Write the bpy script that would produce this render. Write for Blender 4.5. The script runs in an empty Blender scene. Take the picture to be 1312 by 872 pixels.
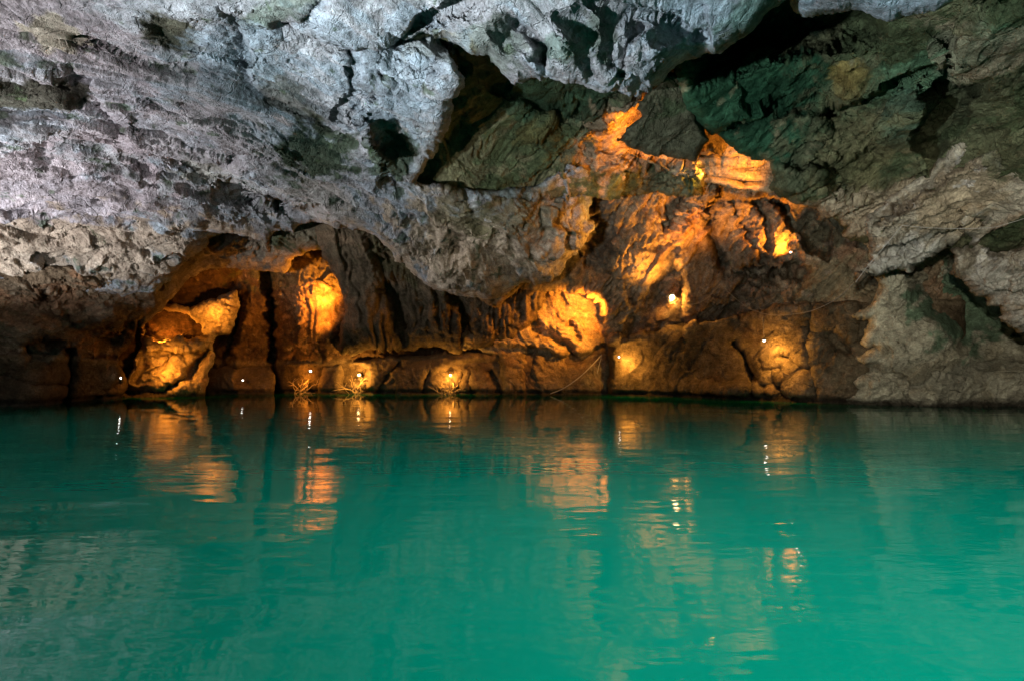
import bpy, bmesh, math, random
import numpy as np
from mathutils import Vector, Matrix
F = np.float32
C = bpy.context.scene.collection
random.seed(4); R = math.radians

# ------------------------------------------------------------------ camera
FPX, PITCH, CAMH = 700.0, math.atan(34/700.0), 1.6
cam_d = bpy.data.cameras.new('camera'); cam = bpy.data.objects.new('camera', cam_d); C.objects.link(cam)
cam_d.sensor_width = 36; cam_d.lens = 36*FPX/1312; cam_d.clip_start = .05; cam_d.clip_end = 500
cam.location = (0, 0, CAMH); cam.rotation_euler = (math.pi/2+PITCH, 0, 0)
bpy.context.scene.camera = cam
CP, SP = math.cos(PITCH), math.sin(PITCH)
def ray(u, v):
    """direction through a photo pixel, scaled so that its forward (y) part is 1"""
    x = (u-656)/FPX; z = (436-v)/FPX
    y = CP - z*SP; zz = SP + z*CP
    return x/y, zz/y
def at(u, v, Y):
    x, z = ray(u, v); return Vector((x*Y, Y, CAMH+z*Y))

# ------------------------------------------------------------------ numpy noise
rng = np.random.RandomState(11)
PERM = np.concatenate([rng.permutation(1024)]*2).astype(np.int32)
G3 = rng.normal(size=(1024, 3)).astype(F); G3 /= np.linalg.norm(G3, axis=1, keepdims=True)
def _h(ix, iy, iz):
    return PERM[(PERM[(PERM[ix & 1023] + iy) & 1023] + iz) & 1023]
def perlin(x, y, z):
    x = x.astype(F); y = y.astype(F); z = z.astype(F)
    fx, fy, fz = np.floor(x), np.floor(y), np.floor(z)
    ix, iy, iz = fx.astype(np.int32), fy.astype(np.int32), fz.astype(np.int32)
    x = x-fx; y = y-fy; z = z-fz
    a = x*x*x*(x*(x*6-15)+10); b = y*y*y*(y*(y*6-15)+10); c = z*z*z*(z*(z*6-15)+10)
    def g(i, j, k):
        q = G3[_h(ix+i, iy+j, iz+k)]
        return q[..., 0]*(x-i) + q[..., 1]*(y-j) + q[..., 2]*(z-k)
    l = lambda p, q, t: p + (q-p)*t
    r = l(l(l(g(0,0,0), g(1,0,0), a), l(g(0,1,0), g(1,1,0), a), b),
          l(l(g(0,0,1), g(1,0,1), a), l(g(0,1,1), g(1,1,1), a), b), c)
    return r*1.5
def fbm(p, f, octaves, gain=.5, seed=0.):
    s = 0; a = 1.; n = 0.
    for o in range(octaves):
        s = s + a*perlin(p[0]*f+seed+o*7.3, p[1]*f+seed*1.7, p[2]*f-seed+o*3.1); n += a; a *= gain; f *= 2.03
    return s/n
def billow(p, f, octaves, gain=.5, seed=0., ridge=False):
    """sharp valleys (or sharp ridges)"""
    s = 0; a = 1.; n = 0.; w = 1.
    for o in range(octaves):
        q = np.abs(perlin(p[0]*f+seed+o*5.1, p[1]*f-seed, p[2]*f+seed*.7+o*9.7))*1.6
        q = np.sqrt(q*q+.0006)
        if ridge: q = 1-q
        s = s + a*q*w; n += a
        if ridge: w = np.clip(q*1.4, 0, 1)
        a *= gain; f *= 2.07
    return s/n
def worley(p, f, seed=0):
    """F1, F2 and a random value per cell"""
    x, y, z = [(q*f).astype(F) for q in p]
    ix, iy, iz = [np.floor(q).astype(np.int32) for q in (x, y, z)]
    f1 = np.full(x.shape, 9, F); f2 = f1.copy(); idv = np.zeros(x.shape, F)
    for i in (-1, 0, 1):
        for j in (-1, 0, 1):
            for k in (-1, 0, 1):
                h = _h(ix+i+seed, iy+j, iz+k)
                q = G3[h]
                d = (ix+i+.5+q[..., 0]*.45-x)**2 + (iy+j+.5+q[..., 1]*.45-y)**2 + (iz+k+.5+q[..., 2]*.45-z)**2
                near = d < f1
                f2 = np.where(near, f1, np.minimum(f2, d)); f1 = np.where(near, d, f1); idv = np.where(near, h/1024., idv)
    return np.sqrt(f1), np.sqrt(f2), idv
def facets(p, f, seed):
    """a random tilted plane per cell, in metres"""
    x, y, z = [(q*f).astype(F) for q in p]
    ix, iy, iz = [np.floor(q).astype(np.int32) for q in (x, y, z)]
    f1 = np.full(x.shape, 9, F); val = np.zeros(x.shape, F)
    for i in (-1, 0, 1):
        for j in (-1, 0, 1):
            for k in (-1, 0, 1):
                h = _h(ix+i+seed, iy+j, iz+k); q = G3[h]; t = G3[(h*7+13) & 1023]
                dx = x-(ix+i+.5+q[..., 0]*.45); dy = y-(iy+j+.5+q[..., 1]*.45); dz = z-(iz+k+.5+q[..., 2]*.45)
                d = dx*dx+dy*dy+dz*dz; near = d < f1
                f1 = np.where(near, d, f1)
                val = np.where(near, (dx*t[..., 0]+dy*t[..., 1]+dz*t[..., 2])*.8+.18*t[..., 1], val)
    return val/f*.42
def smooth(a, b, x):
    t = np.clip((x-a)/(b-a), 0, 1); return t*t*(3-2*t)

# ------------------------------------------------------------------ outline helpers
def seg_dist(U, V, pts, closed):
    """distance to a polyline, the signed side (right of travel > 0) and how far past its ends"""
    n = len(pts); best = np.full(U.shape, 1e9, F); side = np.zeros(U.shape, F); past = np.zeros(U.shape, F)
    m = n if closed else n-1
    for i in range(m):
        (x0, y0), (x1, y1) = pts[i], pts[(i+1) % n]
        dx, dy = x1-x0, y1-y0; L = math.hypot(dx, dy)+1e-6
        t = ((U-x0)*dx+(V-y0)*dy)/(L*L)
        tc = np.clip(t, 0, 1)
        d = np.hypot(U-x0-tc*dx, V-y0-tc*dy)
        near = d < best
        best = np.where(near, d, best)
        cr = (dx*(V-y0)-dy*(U-x0))/L
        side = np.where(near, cr, side)
        pa = np.zeros_like(d)
        if not closed and i == 0: pa = np.maximum(pa, -t*L)
        if not closed and i == m-1: pa = np.maximum(pa, (t-1)*L)
        past = np.where(near, pa, past)
    return best, side, past
def sdf(U, V, pts):
    """positive inside"""
    d, _, _ = seg_dist(U, V, pts, True)
    ins = np.zeros(U.shape, bool); n = len(pts)
    for i in range(n):
        (x0, y0), (x1, y1) = pts[i], pts[(i+1) % n]
        if y0 == y1: continue
        c = ((y0 > V) != (y1 > V)) & (U < (x1-x0)*(V-y0)/(y1-y0)+x0)
        ins ^= c
    return np.where(ins, d, -d)
def tps(cp):
    """thin-plate surface through (u, v, metres)"""
    P = np.array([(a/300., b/300.) for a, b, _ in cp]); W = np.log([c for _, _, c in cp]); n = len(cp)
    d = np.hypot(P[:, None, 0]-P[None, :, 0], P[:, None, 1]-P[None, :, 1])
    K = np.where(d > 0, d*d*np.log(d+1e-9), 0) + np.eye(n)*.01
    Q = np.hstack([np.ones((n, 1)), P])
    A = np.block([[K, Q], [Q.T, np.zeros((3, 3))]])
    s = np.linalg.solve(A, np.concatenate([W, np.zeros(3)]))
    def f(U, V):
        r = s[n]+s[n+1]*U/300.+s[n+2]*V/300.
        for i in range(n):
            dd = (U/300.-P[i, 0])**2+(V/300.-P[i, 1])**2
            r = r+s[i]*.5*dd*np.log(dd+1e-9)
        return np.exp(np.clip(r, math.log(3.), math.log(60.)))
    return f

# ------------------------------------------------------------------ rock material
def rock_material(name, rough=.8, bump=1.0, wet=.25):
    m = bpy.data.materials.new(name); m.use_nodes = True; nt = m.node_tree; N = nt.nodes; L = nt.links; N.clear()
    out = N.new('ShaderNodeOutputMaterial'); b = N.new('ShaderNodeBsdfPrincipled'); L.new(b.outputs[0], out.inputs[0])
    at_ = N.new('ShaderNodeAttribute'); at_.attribute_name = 'stone'
    co = N.new('ShaderNodeTexCoord')
    def noise(s, d=6, r=.6, dist=0.):
        n = N.new('ShaderNodeTexNoise'); n.inputs['Scale'].default_value = s; n.inputs['Detail'].default_value = d
        n.inputs['Roughness'].default_value = r; n.inputs['Distortion'].default_value = dist
        L.new(co.outputs['Object'], n.inputs['Vector']); return n.outputs[0]
    def math_(op, a, c, d=None):
        n = N.new('ShaderNodeMath'); n.operation = op
        for i, q in enumerate((a, c)):
            if isinstance(q, (int, float)): n.inputs[i].default_value = q
            else: L.new(q, n.inputs[i])
        return n.outputs[0]
    rg = N.new('ShaderNodeTexNoise'); rg.noise_type = 'RIDGED_MULTIFRACTAL'; rg.inputs['Scale'].default_value = 2.6; rg.inputs['Detail'].default_value = 8; rg.inputs['Roughness'].default_value = .62; rg.inputs['Distortion'].default_value = .5
    L.new(co.outputs['Object'], rg.inputs['Vector'])
    n1 = noise(3.3, 8, .65, .4); n2 = noise(14, 5, .7, .3); n3 = noise(45, 3, .6)
    rp = N.new('ShaderNodeValToRGB'); rp.color_ramp.elements[0].position = .30; rp.color_ramp.elements[1].position = .72
    rp.color_ramp.elements[0].color = (.50, .47, .44, 1); rp.color_ramp.elements[1].color = (1.45, 1.45, 1.42, 1)
    L.new(n1, rp.inputs[0])
    rp2 = N.new('ShaderNodeValToRGB'); rp2.color_ramp.elements[0].position = .36; rp2.color_ramp.elements[1].position = .66
    rp2.color_ramp.elements[0].color = (.62, .60, .58, 1); rp2.color_ramp.elements[1].color = (1.3, 1.3, 1.3, 1)
    L.new(n2, rp2.inputs[0])
    mx = N.new('ShaderNodeMix'); mx.data_type = 'RGBA'; mx.blend_type = 'MULTIPLY'; mx.inputs[0].default_value = 1
    L.new(at_.outputs['Color'], mx.inputs[6]); L.new(rp.outputs[0], mx.inputs[7])
    mx2 = N.new('ShaderNodeMix'); mx2.data_type = 'RGBA'; mx2.blend_type = 'MULTIPLY'; mx2.inputs[0].default_value = .8
    L.new(mx.outputs[2], mx2.inputs[6]); L.new(rp2.outputs[0], mx2.inputs[7])
    L.new(mx2.outputs[2], b.inputs['Base Color'])
    # thin wandering fractures
    wp = N.new('ShaderNodeTexNoise'); wp.inputs['Scale'].default_value = 1.1; wp.inputs['Detail'].default_value = 5; L.new(co.outputs['Object'], wp.inputs['Vector'])
    va = N.new('ShaderNodeVectorMath'); va.operation = 'MULTIPLY_ADD'; va.inputs[1].default_value = (1.6, 1.6, 1.6); L.new(wp.outputs['Color'], va.inputs[0]); L.new(co.outputs['Object'], va.inputs[2])
    vo = N.new('ShaderNodeTexVoronoi'); vo.feature = 'DISTANCE_TO_EDGE'; vo.inputs['Scale'].default_value = .8; L.new(va.outputs[0], vo.inputs['Vector'])
    cr = N.new('ShaderNodeMapRange'); cr.inputs['From Max'].default_value = .022; cr.inputs['To Min'].default_value = 0; cr.inputs['To Max'].default_value = 1; L.new(vo.outputs['Distance'], cr.inputs['Value'])
    vo2 = N.new('ShaderNodeTexVoronoi'); vo2.feature = 'DISTANCE_TO_EDGE'; vo2.inputs['Scale'].default_value = 3.1; L.new(va.outputs[0], vo2.inputs['Vector'])
    cr2 = N.new('ShaderNodeMapRange'); cr2.inputs['From Max'].default_value = .05; L.new(vo2.outputs['Distance'], cr2.inputs['Value'])
    crack = math_('ADD', math_('MULTIPLY', cr.outputs[0], .30), math_('MULTIPLY', cr2.outputs[0], .10))
    h0 = math_('ADD', math_('MULTIPLY', n2, .5), math_('ADD', math_('MULTIPLY', n1, .6), math_('ADD', math_('MULTIPLY', n3, .18), math_('MULTIPLY', rg.outputs[0], .22))))
    h = math_('ADD', h0, crack)
    bp = N.new('ShaderNodeBump'); bp.inputs['Strength'].default_value = bump; bp.inputs['Distance'].default_value = .19
    L.new(h, bp.inputs['Height']); L.new(bp.outputs[0], b.inputs['Normal'])
    b.inputs['Roughness'].default_value = rough; b.inputs['Specular IOR Level'].default_value = wet
    return m
MAT = {'rough': rock_material('rough_limestone', .85, .9, .2), 'wet': rock_material('wet_limestone', .55, .55, .4)}

GREY = (.34, .335, .36); PINK = (.37, .305, .325); BLUE = (.27, .32, .37); TAN = (.36, .28, .20); OLIVE = (.10, .095, .045)
BROWN = (.20, .135, .085); MOSS_OR_SHADE = (.05, .075, .035); BEIGE = (.34, .30, .22); RUST = (.30, .15, .08); DARK = (.045, .042, .035)
GREEN = (.07, .15, .10); WHITE = (.55, .53, .50); OCHRE = (.30, .22, .07)

# ------------------------------------------------------------------ rock masses
FRAME_U = np.arange(-14, 1327, 1.2); FRAME_V = np.arange(-12, 536, 1.2)
US = np.concatenate([np.arange(-520, -14, 9), FRAME_U, np.arange(1330, 1840, 9)]).astype(F)
VS = np.concatenate([np.arange(-640, -12, 9), FRAME_V, np.arange(540, 640, 9)]).astype(F)

SURF = []
def surf(u, v):
    """how far the nearest rock is through a photo pixel"""
    d = 1e3
    for us, vs, D in SURF:
        if us[0] < u < us[-1] and vs[0] < v < vs[-1]:
            d = min(d, float(D[np.searchsorted(vs, v), np.searchsorted(us, u)]))
    return d if d < 900 else 30.
def rock_mass(name, poly, pts, rim=(.7, 16), back=.35, ragged=1., feats=(), base=GREY, tints=(), disp=1., strata=None,
              mat='rough', kind='structure', margin=9, wash=1., flutes=None, label=None, cat=None, cracks=1., bedding=1., line=None, contrast=1., facet=.5, crumple=.8, heave=1.):
    pu = [a for a, _ in poly]; pv = [b for _, b in poly]
    us = US[(US > min(pu)-26) & (US < max(pu)+26)]; vs = VS[(VS > min(pv)-26) & (VS < max(pv)+26)]
    U0, V0 = np.meshgrid(us, vs)
    Z0 = np.zeros_like(U0)
    s = hash_name(name)
    q = (U0, V0, Z0+s)
    wu = 9*fbm(q, 1/60., 3, .55, 1.)*ragged + 4.2*fbm(q, 1/13., 3, .6, 2.)*ragged
    wv = 9*fbm(q, 1/60., 3, .55, 5.)*ragged + 4.2*fbm(q, 1/13., 3, .6, 7.)*ragged
    U = U0+wu; V = V0+wv
    sd = sdf(U, V, poly)
    D = tps(pts)(U0, V0).astype(F)
    D0 = D.copy()
    for f in feats:
        if f[0] == 'bump':
            _, u, v, ru, rv, ang, dy = f
            a = R(ang); du = (U-u)*math.cos(a)+(V-v)*math.sin(a); dv = -(U-u)*math.sin(a)+(V-v)*math.cos(a)
            e = (du/ru)**2+(dv/rv)**2
            D = D + dy*np.exp(-e*e*.7 if len(f) > 7 else -e)
        elif f[0] == 'pit':       # flat-floored hollow with a crisp rim
            _, pl, dy, sharp = f
            D = D + dy*smooth(-sharp, sharp, sdf(U, V, pl))
        elif f[0] == 'step':
            _, pl, dy, decay, sharp = f
            d, sg, pa = seg_dist(U, V, pl, False)
            D = D + dy*smooth(-sharp, sharp, sg)*np.exp(-d/decay)*np.exp(-np.maximum(pa, 0)/(sharp*2+3))
        elif f[0] == 'groove':
            _, pl, w, dy = f
            d, sg, pa = seg_dist(U, V, pl, False)
            D = D + dy*np.exp(-(d/w)**2)
    x = np.clip(sd/rim[1], 0, 1)
    D = D + rim[0]*(1-np.sqrt(np.clip(1-(1-x)**2, 0, 1)))
    # the rim turns back behind itself
    gv, gu = np.gradient(sd, vs, us); gl = np.hypot(gu, gv)+1e-6
    t = np.clip(-sd, 0, margin)
    UU = U0+gu/gl*t*1.5; VV = V0+gv/gl*t*1.5
    D = D + t*back
    rx, rz = ray(UU, VV)
    P = np.stack([rx*D, D, CAMH+rz*D]).astype(F)
    # smooth normal towards the camera, from the unfolded sheet
    rx0, rz0 = ray(U0, V0)
    S = np.stack([rx0*D, D, CAMH+rz0*D])
    Pu = np.stack([np.gradient(c, us, axis=1) for c in S]); Pv = np.stack([np.gradient(c, vs, axis=0) for c in S])
    n = np.cross(Pv, Pu, axis=0); n /= np.linalg.norm(n, axis=0)+1e-9
    vd = np.stack([rx0, np.ones_like(rx0), rz0]); vd /= np.linalg.norm(vd, axis=0)
    sgn = np.where((n*vd).sum(0) > 0, -1., 1.); n = n*sgn
    n = n - vd*.55; n /= np.linalg.norm(n, axis=0)      # displacement leans to the viewer side, never folds
    S0 = np.stack([rx0*D0, D0, CAMH+rz0*D0])
    # domain warp + layered relief
    p = [S0[0], S0[1]*.8, S0[2]]
    w1 = fbm(p, .33, 3, .5, 3.); w2 = fbm(p, .33, 3, .5, 9.)
    pw = [p[0]+1.3*w1, p[1]+1.3*w2, p[2]+1.1*w1-0.8*w2]
    if strata:                      # squash space along the bedding so forms run with it
        a = R(strata[0]); k = strata[1]
        if len(strata) > 2:         # a roof: the bedding runs across the ground plan
            pw = [(pw[0]*math.cos(a)+pw[1]*math.sin(a))/k, -pw[0]*math.sin(a)+pw[1]*math.cos(a), pw[2]]
    if strata and len(strata) == 2:
        e1 = pw[0]*math.cos(a)+pw[2]*math.sin(a); e2 = -pw[0]*math.sin(a)+pw[2]*math.cos(a)
        pw = [e1/k, pw[1]/k, e2]
    big = fbm(pw, .35, 2, .5, 13.)
    bil = billow(pw, .75, 6, .56, 21.)
    rdg = billow(pw, 1.9, 6, .62, 31., ridge=True)
    f1, f2, cid = worley([pw[0]+.25*rdg, pw[1], pw[2]+.25*bil], 1.25, 3)
    edge = np.clip((f2-f1)/.10, 0, 1)
    blk = (cid-.5)*smooth(0, .16, f2-f1)
    mod = .30+1.0*smooth(-.30, .30, fbm(p, .24, 2, .5, 41.))     # calm and busy areas
    mod2 = smooth(-.25, .30, fbm(p, .55, 2, .5, 47.))
    fine = billow([pw[0]+.1*rdg, pw[1], pw[2]], 5.5, 3, .6, 51.)
    # broad tilted facets, as if blocks had fallen away
    qx = [pw[0]+.35*bil, pw[1]+.2*rdg, pw[2]+.35*bil]
    fac = facets(qx, .55, 17)*facet; fac2 = facets([q+.12*rdg for q in qx], 1.7, 31)*facet
    # bedding planes: broken terraces with a sharp under-cut edge
    sa = R((strata[0] if strata else -20)); bc = (-p[0]*math.sin(sa)+p[2]*math.cos(sa))+.25*p[1]
    if strata and len(strata) > 2: bc = (-p[0]*math.sin(sa)+p[1]*math.cos(sa))*.8+.3*p[2]
    bs = bc*.75+1.5*fbm(p, .28, 3, .5, 61.)+.25*fbm(p, 1.3, 3, .55, 63.)
    saw = bs-np.floor(bs); saw = saw*(1-smooth(.93, 1., saw))
    bs2 = bc*2.3+2.2*fbm(p, .4, 3, .5, 65.)+.4*fbm(p, 2., 3, .6, 67.)
    saw2 = bs2-np.floor(bs2); saw2 = saw2*(1-smooth(.9, 1., saw2))
    tm = smooth(-.12, .2, fbm(p, .31, 2, .5, 69.)); tm2 = smooth(-.05, .25, fbm(p, .6, 2, .5, 73.))
    h = .45*heave*big + crumple*(.50*(bil-.3) + .34*(rdg-.55) + .26*blk*mod*cracks + .12*(edge-1)*cracks)*mod + (.03+.11*mod2)*(fine-.3) \
        + .8*fac + .30*fac2*(.35+mod2) + .34*(saw-.45)*tm*bedding + .15*(saw2-.45)*tm2*bedding
    if flutes:                      # vertical drapery
        fx = S0[0]*flutes[0]+.6*fbm(p, .5, 3, .5, 71.)*flutes[0]
        fl = np.abs(perlin(fx, S0[1]*.2, S0[2]*.22))*1.6 + .5*np.abs(perlin(fx*2.3+9, S0[1]*.2, S0[2]*.3))
        h = h*.55 + flutes[1]*(fl-.5)
    smoothband = 0.
    if wash:                        # the water has polished the foot of the walls
        lvl = 1.9+.25*fbm(p, .3, 2, .5, 77.)
        smoothband = (1-smooth(lvl-.15, lvl+.15, S0[2]))*wash
        if line:                    # the polished band climbs along the wall
            lv = np.interp(U0[0], [a for a, _ in line], [b for _, b in line])[None, :]+.35*wv
            smoothband = smooth(-2.5, 2.5, V0-lv)*wash
            lineprox = np.exp(-((V0-lv-3)/4.)**2)
        h = h*(1-.72*smoothband) + .16*smoothband + .05*smoothband*fbm(p, .9, 2, .5, 3.)
        h = h - .28*np.exp(-((S0[2]-.12)/.13)**2)*smoothband*(.4+np.abs(fbm(p, 1.1, 2, .5, 81.))*2)   # notch at the water line
    h = h*disp*np.clip(D0/16., .55, 1.35)
    fade = (1-np.clip(-sd/margin, 0, 1)*.6)*(.4+.6*smooth(0, 24, sd))
    P = P + (n*(h*fade)).astype(F)
    SURF.append((us, vs, np.where(sd > 1, P[1], 1e3)))
    # stone colour: mineral, moss and clay patches, plus light and shade painted in places
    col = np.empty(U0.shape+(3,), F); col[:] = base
    def mix(c, k):
        k = k[..., None]; col[:] = col*(1-k)+np.array(c, F)*k
    pat = fbm(pw, .8, 5, .6, 91.); pat2 = fbm(p, 1.7, 5, .62, 95.)
    lum = 1+.75*contrast*fbm(p, 1.1, 6, .62, 101.)+.35*contrast*fbm(pw, .35, 3, .5, 107.)
    for tnt in tints:
        if tnt[0] == 'all':
            _, c, thr, k = tnt[:4]; sc = (pat, pat2)[len(tnt) > 4]
            mix(c, k*smooth(thr, thr+.12, sc if thr > -5 else sc*0+1))
        else:
            _, u, v, ru, rv, ang, c, k = tnt
            a = R(ang); du = (U-u)*math.cos(a)+(V-v)*math.sin(a); dv = -(U-u)*math.sin(a)+(V-v)*math.cos(a)
            e = np.sqrt((du/ru)**2+(dv/rv)**2)+1.3*pat2+.8*pat
            mix(c, k*(1-smooth(.72, 1.12, e)))
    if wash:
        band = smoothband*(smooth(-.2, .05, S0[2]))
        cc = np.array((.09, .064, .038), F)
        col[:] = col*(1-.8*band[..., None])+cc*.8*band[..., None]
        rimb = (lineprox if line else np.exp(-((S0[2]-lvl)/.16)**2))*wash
        mix((.22, .165, .10), .6*rimb)  # pale line paints the light caught along the ledge's top
    col *= np.clip(lum, .35, 1.8)[..., None]
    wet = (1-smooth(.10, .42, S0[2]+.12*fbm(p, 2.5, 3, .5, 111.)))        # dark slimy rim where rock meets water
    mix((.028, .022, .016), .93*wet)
    # mesh
    keep = (sd > -margin)
    if strata is None and False: pass
    fk = keep[:-1, :-1] & keep[1:, :-1] & keep[:-1, 1:] & keep[1:, 1:]
    idx = np.arange(U0.size).reshape(U0.shape)
    quads = np.stack([idx[:-1, :-1][fk], idx[1:, :-1][fk], idx[1:, 1:][fk], idx[:-1, 1:][fk]], 1)
    used, inv = np.unique(quads, return_inverse=True)
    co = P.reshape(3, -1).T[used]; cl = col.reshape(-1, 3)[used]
    quads = inv.reshape(-1, 4).astype(np.int32)
    me = bpy.data.meshes.new(name); nf = len(quads)
    me.vertices.add(len(co)); me.vertices.foreach_set('co', np.ascontiguousarray(co, F).ravel())
    me.loops.add(nf*4); me.loops.foreach_set('vertex_index', quads.ravel())
    me.polygons.add(nf); me.polygons.foreach_set('loop_start', np.arange(0, nf*4, 4, dtype=np.int32))
    me.polygons.foreach_set('use_smooth', np.ones(nf, bool))
    me.update(calc_edges=True)
    ca = me.color_attributes.new('stone', 'FLOAT_COLOR', 'POINT')
    ca.data.foreach_set('color', np.hstack([cl, np.ones((len(cl), 1), F)]).astype(F).ravel())
    me.materials.append(MAT[mat])
    o = bpy.data.objects.new(name, me); C.objects.link(o)
    o['kind'] = kind
    if label: o['label'] = label
    if cat: o['category'] = cat
    return o
def hash_name(n): return (sum(ord(c)*(i+3) for i, c in enumerate(n)) % 97)*1.37

# far wall behind everything, closing the cave
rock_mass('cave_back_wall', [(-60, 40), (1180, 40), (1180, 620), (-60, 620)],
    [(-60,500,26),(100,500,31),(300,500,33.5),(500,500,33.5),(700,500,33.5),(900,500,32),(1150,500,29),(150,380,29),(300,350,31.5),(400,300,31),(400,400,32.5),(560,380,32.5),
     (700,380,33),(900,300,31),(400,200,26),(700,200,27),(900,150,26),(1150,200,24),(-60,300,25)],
    base=(.09,.055,.032), tints=[('all', RUST, .15, .3),('blob',400,380,44,66,-12,(.34,.20,.10),.95), ('blob',390,330,90,45,0,OLIVE,.7), ('all', TAN, .28, .5, 1)], flutes=(1.1,.28), disp=.7, bedding=.2,  # base darkened to dim the arch interior, lamp-lit column painted lighter
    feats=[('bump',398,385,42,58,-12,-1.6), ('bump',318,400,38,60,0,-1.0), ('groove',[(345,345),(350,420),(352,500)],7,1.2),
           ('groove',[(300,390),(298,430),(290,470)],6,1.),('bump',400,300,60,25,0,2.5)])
# water-worn shelf along the foot of the far wall
rock_mass('cave_foot_wall', [(262,471),(300,468),(345,469),(352,480),(354,640),(262,640)],
    [(262,500,32.6),(354,500,32.8),(300,470,32.8)], base=BROWN, rim=(.35,9), ragged=.35, disp=.7, mat='wet', back=.2)
rock_mass('cave_foot_wall', [(408,640),(406,500),(413,467),(450,462),(480,457),(520,455),(600,452),(700,451),(790,447),(790,640)],
    [(408,500,32.8),(600,500,32.4),(790,500,32.),(500,455,32.8),(700,452,32.5)], base=BROWN, rim=(.5,10), ragged=.8, disp=.75, mat='wet', back=.25, bedding=.5, line=[(400,470),(413,468),(450,463),(520,456),(600,452),(790,448)],
    feats=[('groove',[(512,466),(500,478),(488,500)],4,.6),('groove',[(548,478),(541,500)],3,.6),('groove',[(606,476),(601,490),(606,505)],2.5,.5),
           ('groove',[(596,478),(590,488),(586,505)],2.5,.4),('step',[(560,475),(600,462),(640,458)],.4,30,5),('groove',[(628,475),(636,492),(640,505)],4,.5),
           ('pit',[(440,470),(450,466),(470,470),(474,505),(436,505)],.7,5)])
# drapery between the two lit niches
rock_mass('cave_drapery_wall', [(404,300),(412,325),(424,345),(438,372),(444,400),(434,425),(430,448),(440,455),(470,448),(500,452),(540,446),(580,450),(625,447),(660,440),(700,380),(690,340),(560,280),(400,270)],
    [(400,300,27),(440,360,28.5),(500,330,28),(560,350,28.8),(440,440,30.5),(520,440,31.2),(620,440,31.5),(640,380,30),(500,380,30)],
    base=(.12,.09,.058), bedding=.2, disp=.8, flutes=(1.7,.42), rim=(.9,16), tints=[('all',BROWN,.0,.6),('blob',540,320,80,40,20,OLIVE,.5)],  # darkened base stands in for the shade inside the arch
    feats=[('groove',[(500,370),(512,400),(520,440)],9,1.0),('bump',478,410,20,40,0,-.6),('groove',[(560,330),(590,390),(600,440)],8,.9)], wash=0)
# inner rim of the left arch
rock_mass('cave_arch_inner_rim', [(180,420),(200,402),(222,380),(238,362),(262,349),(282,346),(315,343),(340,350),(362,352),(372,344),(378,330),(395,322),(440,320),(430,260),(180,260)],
    [(180,400,26.),(240,350,27),(300,320,27.2),(340,345,28.5),(370,325,28),(420,300,28),(250,290,24.5)], base=(.17,.135,.10), disp=.7, rim=(.8,12), wash=0,  # base darkened so the rim reads as shaded under the lip
    tints=[('blob',385,300,50,26,0,MOSS_OR_SHADE,.7),('all',TAN,.05,.5)], feats=[('step',[(265,318),(300,322),(340,338)],.5,20,3)])
# left niche: hood, ledge and boulders
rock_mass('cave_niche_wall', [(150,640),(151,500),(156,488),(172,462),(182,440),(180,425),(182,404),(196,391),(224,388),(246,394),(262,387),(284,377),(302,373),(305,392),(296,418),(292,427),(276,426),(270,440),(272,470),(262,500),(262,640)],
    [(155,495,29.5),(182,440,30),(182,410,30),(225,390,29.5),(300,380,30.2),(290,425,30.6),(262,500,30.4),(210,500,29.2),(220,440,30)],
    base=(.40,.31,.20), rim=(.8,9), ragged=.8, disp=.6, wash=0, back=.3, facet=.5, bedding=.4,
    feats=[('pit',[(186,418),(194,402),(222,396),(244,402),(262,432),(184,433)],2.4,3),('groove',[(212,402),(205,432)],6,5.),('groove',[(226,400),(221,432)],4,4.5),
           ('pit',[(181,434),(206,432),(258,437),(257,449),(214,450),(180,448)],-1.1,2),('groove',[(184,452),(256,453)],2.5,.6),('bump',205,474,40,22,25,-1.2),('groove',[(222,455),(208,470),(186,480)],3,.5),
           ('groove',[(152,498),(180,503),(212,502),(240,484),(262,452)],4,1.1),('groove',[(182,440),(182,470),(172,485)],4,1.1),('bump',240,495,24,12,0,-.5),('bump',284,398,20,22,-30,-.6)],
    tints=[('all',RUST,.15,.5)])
# left wall down to the water
rock_mass('cave_left_wall', [(-520,300),(60,340),(200,340),(205,385),(190,405),(176,412),(170,440),(150,462),(157,479),(160,486),(140,640),(-520,640)],
    [(-520,450,19),(-200,500,20),(0,515,22.4),(60,517,23),(88,514,25.5),(110,512,26.5),(155,505,28.3),(0,440,22.2),(60,440,23),(150,440,26.5),(0,370,20.5),(100,370,22),(190,380,24.5),(0,330,19.5),(-520,330,17)],
    base=(.16,.115,.075), disp=.7, bedding=.6, line=[(-520,452),(0,456),(90,456),(165,463)], rim=(.6,9), tints=[('all',RUST,.12,.5),('all',(.42,.33,.24),.22,.6,1),('blob',50,458,26,18,0,GREEN,.6),('blob',50,395,80,22,0,RUST,.5)],
    feats=[('groove',[(88,450),(92,480),(86,520)],5,1.3),('pit',[(125,456),(140,425),(168,412),(178,430),(165,456)],1.5,4),('pit',[(26,440),(50,430),(80,442),(58,464),(34,462)],.8,4),
           ('bump',140,398,16,12,0,-.8),('step',[(0,458),(80,452),(95,456),(165,462)],-.5,25,3),('groove',[(0,478),(40,490),(90,497)],3,.45),('step',[(60,375),(75,400),(105,415)],.8,22,4),
           ('step',[(112,418),(135,413),(155,420)],1.,18,3),('groove',[(122,640),(121,510),(150,486)],3,.3)])
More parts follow.
